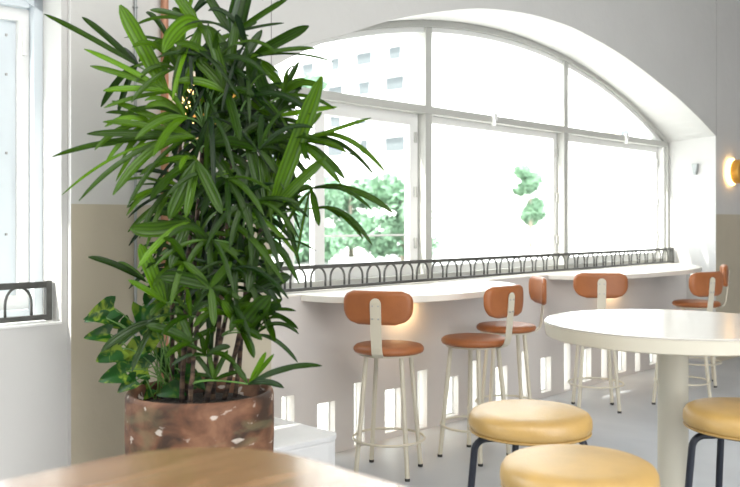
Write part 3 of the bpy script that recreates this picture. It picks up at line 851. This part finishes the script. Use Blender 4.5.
canes = []
cane_defs = [  # foot x,y on the soil (px-ish offsets in m), top px, top py, depth
    (-0.115, 0.05, 172, 215, 0.05), (-0.06, -0.03, 191, 215, -0.06), (-0.055, 0.03, 204, 130, 0.02), (0.0, 0.08, 226, 190, 0.12),
    (0.02, -0.05, 243, 235, -0.08), (0.075, 0.02, 262, 225, 0.0), (0.11, 0.07, 250, 200, 0.10), (-0.09, 0.10, 180, 110, 0.14), (0.035, 0.03, 234, 150, 0.02), (-0.02, -0.1, 200, 300, -0.1)]
for (fx, fy, tx, ty, td) in cane_defs:
    a = POT + Vector((fx, fy, 0.65)); b = P(tx, ty, td)
    mid = (a + b) / 2 + Vector((random.uniform(-.018, .018), random.uniform(-.01, .01), 0))
    pts = []
    for i in range(13):
        k = i / 12
        pts.append(a * (1 - k) ** 2 + mid * 2 * k * (1 - k) + b * k * k + Vector((random.uniform(-.0015, .0015), 0, 0)))
    rads = [random.uniform(0.0085, 0.0108) * (1.0 - 0.25 * i / 12) for i in range(13)]
    mb = MB(); mb.tube([p - POT for p in pts], rads, 9)
    mb.build('cane', M['cane'], palm, smooth=True)
    canes.append(pts)
def stalk(c):
    best = None
    for pts in canes:
        for i in range(3, 13):
            p = pts[i]
            if p.z < c.z + 0.02 or i == 12:
                d = (p - c).length + max(0, p.z - c.z) * 2
                if best is None or d < best[0]: best = (d, p)
    a = best[1]
    m = (a + c) / 2 + Vector(((a.x - c.x) * 0.25, 0, abs((c - a).length) * 0.12))
    mb = MB(); mb.tube([(a * (1 - k) ** 2 + m * 2 * k * (1 - k) + c * k * k) - POT for k in [j / 6 for j in range(7)]], 0.0032, 6)
    mb.build('leaf_stalk', M['stalk'], palm, smooth=True)
def fan(cx, cy, d, tips, st=True):
    c = P(cx, cy, d)
    if st: stalk(c)
    for tp in tips:
        x, y, td, w = tp[:4]
        bow = tp[4] if len(tp) > 4 else 0.12
        tone = tp[5] if len(tp) > 5 else random.choice((0.05, 0.12, 0.25, 0.42))
        face = tp[6] if len(tp) > 6 else random.uniform(0.45, 0.85)
        blade(c + Vector((random.uniform(-.004, .004), 0, random.uniform(-.004, .004))), P(x, y, d + td), w * PD / 850, bow, tone, face)
# hand placed fans, after the photograph (centre, depth, tips: x, y, depth, width px, bow, tone, facing)
fan(138, 66, -0.05, [(44, 14, -.02, 8, .03, .2, .7), (82, 17, .05, 9, .05, .25, .8), (101, 107, .0, 9, .25, .1, .7), (118, 113, .05, 8, .22, .1), (120, 48, .1, 8, .1)])
fan(168, 92, -0.10, [(120, 5, -.03, 17, .0, .75, .95), (84, 49, -.1, 7, .05, .9, .8), (90, 66, -.08, 8, .05, .8, .8), (103, 91, -.1, 10, .06, .85, .6), (137, 35, .05, 12, .05, .3), (104, 108, -.08, 7, .08, .45)])
fan(194, 138, -0.14, [(52, 157, -.05, 9, .10, .25, .6), (87, 134, -.1, 10, .04, .3, .8), (62, 195, -.1, 5, .22, .9, .5), (79, 201, -.15, 8, .26, .35, .6), (113, 195, -.18, 13, .30, .5, .6), (103, 122, -.05, 9, .08, .45), (127, 208, -.1, 8, .28, .3), (112, 101, .0, 9, .05, .6), (96, 147, 0, 9, .1, .5)])
fan(196, 160, -0.20, [(169, 219, -.03, 15, .05, .3, .95), (186, 217, -.03, 11, .03, .4, .95), (180, 170, -.1, 9, .5, .7, .4), (222, 214, -.05, 14, .06, .3, .9), (150, 200, 0, 12, .2, .2), (140, 175, 0, 11, .2, .45)])
fan(205, 146, -0.10, [(256, 150, -.05, 16, .16, .15, .6), (258, 178, 0, 12, .2, .2), (244, 208, .0, 14, .15, .2, .8), (236, 118, .03, 14, .02, .3, .8), (215, 100, .05, 12, .0, .2, .9)])
fan(200, 26, -0.08, [(163, 52, -.12, 17, .42, .6, .8), (173, -10, 0, 14, 0, .5, .9), (178, 98, .0, 15, .0, .5, .9), (232, 60, 0, 12, .3, .3), (150, 10, .1, 8, .1, .3), (134, 26, .05, 6, .25, .3)])
fan(172, 44, 0.0, [(139, 62, -.08, 11, .4, .25, .7), (146, 12, .1, 8, .2, .2), (124, 38, .1, 8, .1, .2), (160, 80, 0, 10, 0, .3, .9), (190, 90, -.05, 13, .0, .5, .9)])
fan(232, 34, 0.0, [(245, -14, 0, 22, .0, .1, .95), (289, -2, -.1, 8, .03, .3, .8), (216, 96, -.08, 13, .0, .2, .9), (257, 22, .05, 8, .1, .15), (205, -8, 0, 12, 0, .2, .9), (284, 23, .1, 4, .05, .1), (196, 70, -.08, 13, .15, .35)])
fan(226, 92, -0.1, [(208, 28, -.04, 14, .1, .35, .9), (237, 20, 0, 12, .08, .3, .9), (262, 30, .05, 12, .05, .15, .8), (254, 96, -.05, 12, .15, .2), (196, 60, 0, 14, .1, .45, .9), (176, 82, -.05, 12, .2, .45), (240, 140, -.1, 12, .1, .2, .9)])
fan(252, 58, -0.02, [(309, 26, -.1, 14, .02, .2, .9), (316, 49, -.15, 9, .06, .35, .6), (346, 34, -.1, 0.1, .0), (333, 62, -.15, 5, .12, .25, .5), (284, 90, -.08, 12, .1, .35, .8), (268, 104, -.1, 15, .05, .12, .95), (224, 84, 0, 12, .15, .3), (232, 12, .05, 9, 0, .2)])
fan(268, 216, -0.12, [(322, 76, -.12, 17, .0, .5, 1.0), (326, 158, -.12, 13, .05, .5, .9), (262, 148, .0, 13, .0, .4, 1), (246, 132, 0, 14, .0, .2, 1), (290, 130, .05, 14, .0, .55, 1), (236, 165, 0, 14, .0, .15, 1), (302, 196, .05, 10, .1, .3)])
fan(272, 118, -0.05, [(337, 107, -.1, 7, .02, .75, .8), (320, 96, .0, 8, .05, .15, .6), (303, 80, .05, 14, .06, .12, .8), (299, 62, .0, 8, .05, .15), (312, 128, -.06, 7, .1, .2), (264, 180, -.05, 12, .0, .3, .9), (226, 150, -.05, 12, .1, .2), (292, 172, -.05, 12, .1, .35, .9), (240, 84, 0, 12, .02, .2)])
fan(300, 142, -0.15, [(371, 118, -.15, 6, .0, .45, .7), (386, 173, -.15, 7, .38, .35, .7), (374, 175, -.1, 6, .36, .15, .7), (358, 158, -.1, 3, .1, .2, .5), (347, 153, -.08, 7, .22, .4, .8), (345, 179, -.08, 9, .15, .3, .9), (341, 184, -.15, 8, .08, .35, .9), (322, 112, 0, 8, .1, .6), (306, 160, -.1, 8, .3, .2), (280, 172, 0, 9, .2, .3)])
fan(312, 188, -0.12, [(393, 213, -.1, 10, .22, .25, .6), (371, 209, -.12, 6, .26, .15, .6), (319, 226, -.08, 9, .05, .3, .9), (284, 208, .0, 11, .35, .2, .6), (296, 262, -.05, 4, .1, .3), (280, 236, 0, 5, .15, .3)])
fan(318, 208, -0.08, [(372, 245, -.12, 7, .32, .2, .6), (363, 239, -.1, 7, .3, .3, .7), (340, 218, 0, 6, .25, .15)])
fan(258, 240, -0.12, [(316, 251, -.15, 5, .16, .15, .5), (299, 284, -.15, 8, .30, .15, .7), (293, 268, -.1, 8, .35, .2), (248, 292, -.08, 13, .12, .12, .95), (232, 284, 0, 11, .25, .3), (222, 262, .0, 10, .2, .2), (274, 285, -.05, 9, .2, .3)])
fan(252, 292, -0.12, [(291, 277, -.1, 15, .06, .15, .8), (284, 262, -.05, 13, .06, .12, .8), (230, 332, -.1, 12, .15, .25), (268, 320, -.1, 10, .1, .2), (240, 262, 0, 10, .05, .2, .9)])
fan(241, 330, -0.15, [(271, 296, -.1, 20, .02, .25, .9), (280, 304, -.05, 14, .05, .12, .9), (262, 340, -.1, 10, .1, .2), (222, 300, -.05, 12, .05, .45, 1), (254, 358, -.1, 10, .15, .2)])
fan(262, 312, -0.08, [(298, 329, -.12, 7, .14, .15, .7), (296, 311, -.1, 5, .1, .2), (275, 342, -.1, 9, .15, .2), (282, 300, 0, 8, .1, .2)])
fan(210, 288, -0.2, [(160, 277, -.02, 15, .10, .2, .85), (183, 262, 0, 10, .1, .5), (232, 262, 0, 10, .1, .3), (214, 326, -.05, 10, .05, .5, 1), (240, 300, 0, 9, .15, .2)])
fan(166, 302, -0.15, [(140, 244, -.05, 15, .0, .8, 1), (128, 280, -.08, 8, .05, .55, .8), (178, 238, .0, 17, .0, .35, 1), (150, 316, -.05, 9, .2, .2), (196, 268, 0, 10, .1, .3)])
fan(190, 222, -0.15, [(130, 228, -.05, 16, -.18, .4, .9), (138, 268, -.12, 9, .18, .95, .5), (170, 268, -.05, 14, .1, .25, .9), (212, 252, 0, 12, .1, .2), (152, 212, .05, 8, .1, .15)])
fan(146, 282, 0.0, [(88, 257, -.05, 9, .12, .1, .7), (118, 262, .05, 8, .1, .3)])
fan(192, 342, -0.15, [(146, 326, -.08, 13, .1, .2, .8), (165, 358, -.08, 9, .15, .3), (216, 330, 0, 10, .1, .2), (176, 306, 0, 10, .05, .25, .9)])
fan(158, 322, -0.02, [(101, 352, -.1, 12, .18, .15, .8), (118, 345, -.05, 10, .15, .2), (132, 372, -.05, 9, .2, .25)])
fan(248, 384, -0.15, [(322, 366, -.12, 8, .14, .15, .7), (284, 388, -.12, 8, .15, .1, .8), (266, 352, -.03, 7, .0, .75, 1), (274, 354, -.03, 6, .0, .75, 1), (232, 362, 0, 8, .05, .3), (296, 368, -.05, 6, .08, .3)])
fan(214, 380, -0.1, [(192, 352, 0, 7, .1, .2), (228, 350, 0, 7, .05, .35), (208, 348, 0, 6, 0, .5), (240, 372, 0, 6, .1, .2), (186, 376, 0, 7, .15, .15)])
for (cx, cy, d, a0, sp, n, L, tn) in ((186, 118, -.16, 170, 110, 7, 62, .5), (176, 70, -.1, 150, 120, 6, 52, .45), (214, 62, -.1, 80, 170, 7, 58, .25), (246, 100, -.1, 40, 130, 6, 60, .2),
        (258, 150, -.14, 20, 140, 7, 62, .2), (226, 178, -.16, 270, 170, 7, 56, .2), (282, 96, -.1, 20, 100, 5, 46, .35), (160, 128, -.1, 185, 80, 6, 56, .6), (250, 204, -.16, 300, 160, 7, 60, .15),
        (186, 262, -.18, 200, 170, 6, 46, .35), (228, 316, -.16, 90, 200, 7, 42, .3), (256, 334, -.16, 60, 170, 6, 40, .2), (190, 316, -.16, 120, 180, 6, 42, .3), (210, 240, -.16, 250, 160, 6, 50, .25),
        (206, 356, -.12, 90, 190, 6, 34, .25), (236, 268, -.16, 260, 150, 6, 56, .15), (172, 190, -.1, 215, 120, 6, 54, .35)):
    tips = []
    for j in range(n):
        a = math.radians(a0 + sp * (j / (n - 1) - 0.5) + random.uniform(-7, 7)); LL = L * random.uniform(0.75, 1.2)
        tips.append((cx + LL * math.cos(a), min(cy - LL * math.sin(a) * 0.85 + LL * 0.22, 385), random.uniform(-.14, .04), random.uniform(5.5, 9.5), random.uniform(.18, .5), tn * random.uniform(.4, 1.5), random.uniform(.4, .9)))
    fan(cx, cy, d, tips)
# leaves filling the inside and back of the crown, mostly toned dark as shade
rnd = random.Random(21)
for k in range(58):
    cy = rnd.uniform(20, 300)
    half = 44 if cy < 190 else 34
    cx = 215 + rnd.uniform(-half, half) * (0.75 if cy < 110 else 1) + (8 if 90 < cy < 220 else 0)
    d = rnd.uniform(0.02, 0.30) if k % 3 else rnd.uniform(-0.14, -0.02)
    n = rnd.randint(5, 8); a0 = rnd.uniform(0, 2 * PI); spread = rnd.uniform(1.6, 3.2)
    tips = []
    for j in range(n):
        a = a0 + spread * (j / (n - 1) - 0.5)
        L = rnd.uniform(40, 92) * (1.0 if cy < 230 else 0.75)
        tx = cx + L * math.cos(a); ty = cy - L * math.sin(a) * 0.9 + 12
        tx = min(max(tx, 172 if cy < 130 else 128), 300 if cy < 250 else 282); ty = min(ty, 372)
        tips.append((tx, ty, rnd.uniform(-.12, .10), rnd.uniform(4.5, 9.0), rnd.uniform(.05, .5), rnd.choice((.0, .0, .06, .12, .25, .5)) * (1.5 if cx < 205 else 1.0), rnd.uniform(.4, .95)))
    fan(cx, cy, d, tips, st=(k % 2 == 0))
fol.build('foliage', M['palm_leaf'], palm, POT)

# ------------------------------------------------------------------ trailing variegated plant in the same pot
PO = POT
fol2 = Foliage()
def heart(c, L, yaw, pitch, roll, tone):
    R3 = Matrix.Rotation(yaw, 3, 'Z') @ Matrix.Rotation(pitch, 3, 'X') @ Matrix.Rotation(roll, 3, 'Y')
    rows = []
    n = 9
    for i in range(n + 1):
        k = i / n
        # heart outline: shoulders near the stem, pointed tip
        w = 0.46 * L * (math.sin(PI * min(1, 0.12 + 0.88 * k ** 0.62)) ** 0.8) + 0.0005
        row = []
        for j in range(-2, 3):
            x = w * j / 2
            y = k * L - (0.16 * L * abs(j / 2) ** 1.2 * (1 - k) ** 2)
            z = 0.10 * abs(x) - 0.25 * L * k * k
            row.append((c + R3 @ Vector((x, y, z)), 0.5 + j / 4, k))
        rows.append(row)
    fol2.grid(rows, tone)
rp = random.Random(5)
def P3(px, py, Y): return Vector(((px - 370) * Y / 850, Y, 1.3 - (py - 222) * Y / 850))
pot_leaves = [(100, 312, 34, 100, .9), (128, 310, 30, 190, .45), (96, 338, 26, 80, .7), (108, 352, 32, 110, .8), (150, 306, 26, 200, .7), (118, 328, 30, 140, .9), (140, 330, 30, 170, .9),
              (128, 350, 30, 120, .85), (112, 376, 30, 95, 1), (134, 372, 34, 60, 1), (150, 352, 28, 200, .8), (160, 330, 26, 220, .7), (150, 384, 34, 270, .1), (168, 376, 30, 250, .2),
              (145, 318, 26, 130, .8), (162, 308, 24, 240, .9), (155, 368, 26, 210, .7), (172, 350, 26, 190, .5), (122, 384, 24, 110, .9), (138, 300, 24, 180, .8), (168, 392, 28, 90, .2), (104, 326, 24, 60, .8), (92, 322, 22, 70, .8), (136, 392, 26, 120, .6)]
for (x, y, lp, scr, tone) in pot_leaves:
    Y = rp.uniform(2.98, 3.20)
    c = P3(x + 14, y - 4, Y)
    L = lp * Y / 850 * 0.95; tone *= 0.85
    # screen angle: 90 left, 180 down, 270 right, 0 up
    a = math.radians(scr)
    direction = Vector((-math.sin(a), rp.uniform(-.55, -.1), math.cos(a) * 0.9 - 0.15)).normalized()
    view = (CAMV - c).normalized()
    up = (view + Vector((rp.uniform(-.4, .4), 0, rp.uniform(0.1, .7)))).normalized()
    xax = direction.cross(up).normalized(); zax = xax.cross(direction).normalized()
    Rm = Matrix((xax, direction, zax)).transposed()
    rows = []; n = 10
    for i in range(n + 1):
        k = i / n
        w = 0.47 * L * (1 - k) ** 0.72 * min(1.0, 0.70 + k * 1.8) + 0.0004
        row = []
        for j in range(-3, 4):
            q = j / 3
            xx = w * q
            yy = k * L - 0.20 * L * (1 - k) ** 3 * abs(q) ** 1.5 * (1.0 if abs(q) < 1 else 0.75)
            zz = 0.28 * abs(xx) - 0.30 * L * k * k
            row.append((c + Rm @ Vector((xx, yy, zz)), 0.5 + q / 2, k))
        rows.append(row)
    fol2.grid(rows, tone)
    a0 = POT + Vector((-0.13 + rp.uniform(-.05, .05), 0.10 + rp.uniform(-.06, .05), 0.66))
    m = (a0 + c) / 2 + Vector((0, 0, 0.09))
    st2 = MB(); st2.tube([(a0 * (1 - k) ** 2 + m * 2 * k * (1 - k) + c * k * k) - PO for k in [j / 7 for j in range(8)]], 0.0024, 6)
    st2.build('vine_stem', M['stalk'], palm, smooth=True)
o = fol2.build('vine_foliage', M['pothos_leaf'], palm, PO); o['label'] = 'variegated yellow and green heart-shaped leaves'


# ------------------------------------------------------------------ outside
mb = MB(); c = O
mb.prism([P2(-60, 0.7), P2(75, 0.7), P2(75, 110), P2(-60, 110)], -0.12, -0.04)
tag(mb.build('ground', M['ground_out']), kind='structure')
S_B = 60.0
bld = tag(empty('apartment_building', W(S_B, 50, 0)), 'bleached white apartment block with balcony bands seen far outside the arched window', 'building')
def bp(mb, name, mat):
    o = mb.build(name, mat); o.parent = bld; o.matrix_parent_inverse = Matrix.Translation(-bld.location); return o
mb = MB(); mb.wbox(S_B, S_B + 14, 8, 105, 0, 34); bp(mb, 'wall', M['facade'])
for k in range(1, 11):
    z = 1.2 + 3.05 * k
    mb = MB(); mb.wbox(S_B - 1.2, S_B, 50, 104, z - 0.12, z + 0.12); mb.wbox(S_B - 1.2, S_B - 1.1, 50, 104, z + 0.12, z + 1.0); bp(mb, 'balcony', M['facade'])
    if 2 <= k <= 8:
        for j, t in enumerate((55.2, 59.6, 64.0, 68.5, 74, 80, 86, 92)):
            w = (0.9, 0.5, 1.3, 0.5, 1.2, 0.8, 1.1, 0.6)[(j + k) % 8]
            mb = MB(); mb.wbox(S_B - 0.05, S_B, t - w, t + w, z + 1.05, z + 2.6); bp(mb, 'window', M['facade_glass'])
for (t, z, w, h) in ((24, 5.5, 0.5, 1.2), (30, 7.5, 0.4, 1.2)):
    mb = MB(); mb.wbox(S_B - 0.05, S_B, t - w, t + w, z, z + h); bp(mb, 'window', M['facade_glass'])

def tree(px, Y, z0, z1, rad, n, label, seed):
    r = random.Random(seed)
    X = (px - 370) * Y / 850
    root = tag(empty('tree', (X, Y, -0.04)), label, 'tree', 'trees outside the arched window')
    mb = MB(); mb.tube([(0, 0, 0), (0.05, 0, z0 * 0.6), (0, 0.05, z1 * 0.8)], [0.14, 0.11, 0.04], 8); mb.build('trunk', M['tree_bark'], root, smooth=True)
    mb = MB()
    lobes = [(r.uniform(-.6, .6) * rad, r.uniform(-.6, .6) * rad, r.uniform(z0 + 0.3, z1 - 0.35), r.uniform(.3, .55) * rad) for _ in range(14)]
    for i in range(n):
        lx, ly, lz, lr = lobes[i % len(lobes)]
        v = Vector((r.gauss(0, 1), r.gauss(0, 1), r.gauss(0, 1))).normalized() * lr * r.uniform(0.6, 1.05)
        c = Vector((lx, ly, lz)) + Vector((v.x, v.y, v.z * 0.8))
        a = Vector((r.gauss(0, 1), r.gauss(0, 1), r.gauss(0, 1))).normalized(); b = a.orthogonal().normalized()
        h = r.uniform(.08, .17)
        mb.poly([c - a * h, c + b * h * .5, c + a * h, c - b * h * .5])
    mb.build('foliage', M['tree_leaf'], root)
for i, (px, Y, z0, z1, rad, lab) in enumerate((
        (258, 33, 0.1, 3.2, 1.3, 'pale green leafy tree outside, leftmost of the row behind the palm leaves'),
        (312, 27, 0.0, 3.3, 1.2, 'pale green leafy tree outside the lower left pane, second from the left'),
        (350, 33, 0.0, 3.2, 1.6, 'pale green leafy tree outside the lower left pane, third from the left'),
        (402, 27, 0.0, 2.9, 1.2, 'pale green leafy tree outside, directly left of the first mullion'),
        (530, 45, 1.0, 4.4, 1.0, 'faint green tree outside the middle pane, left of the second mullion'))):
    tree(px, Y, z0, z1, rad, 4200, lab, 40 + i)
tree(311, 38, 6.6, 8.3, 0.9, 900, 'tall slim pale tree whose crown shows high above the transom beside the palm', 61)
root = tag(empty('street_canopy', (5.15, 20, 0)), 'beige flat canopy on a post outside the right-hand pane', 'canopy')
mb = MB(); mb.box(-0.56, 0.56, -0.6, 0.6, 3.20, 3.36); mb.build('roof', M['canopy'], root)
mb = MB(); mb.box(0.45, 0.51, -0.03, 0.03, -0.05, 3.2); mb.build('post', M['facade'], root)
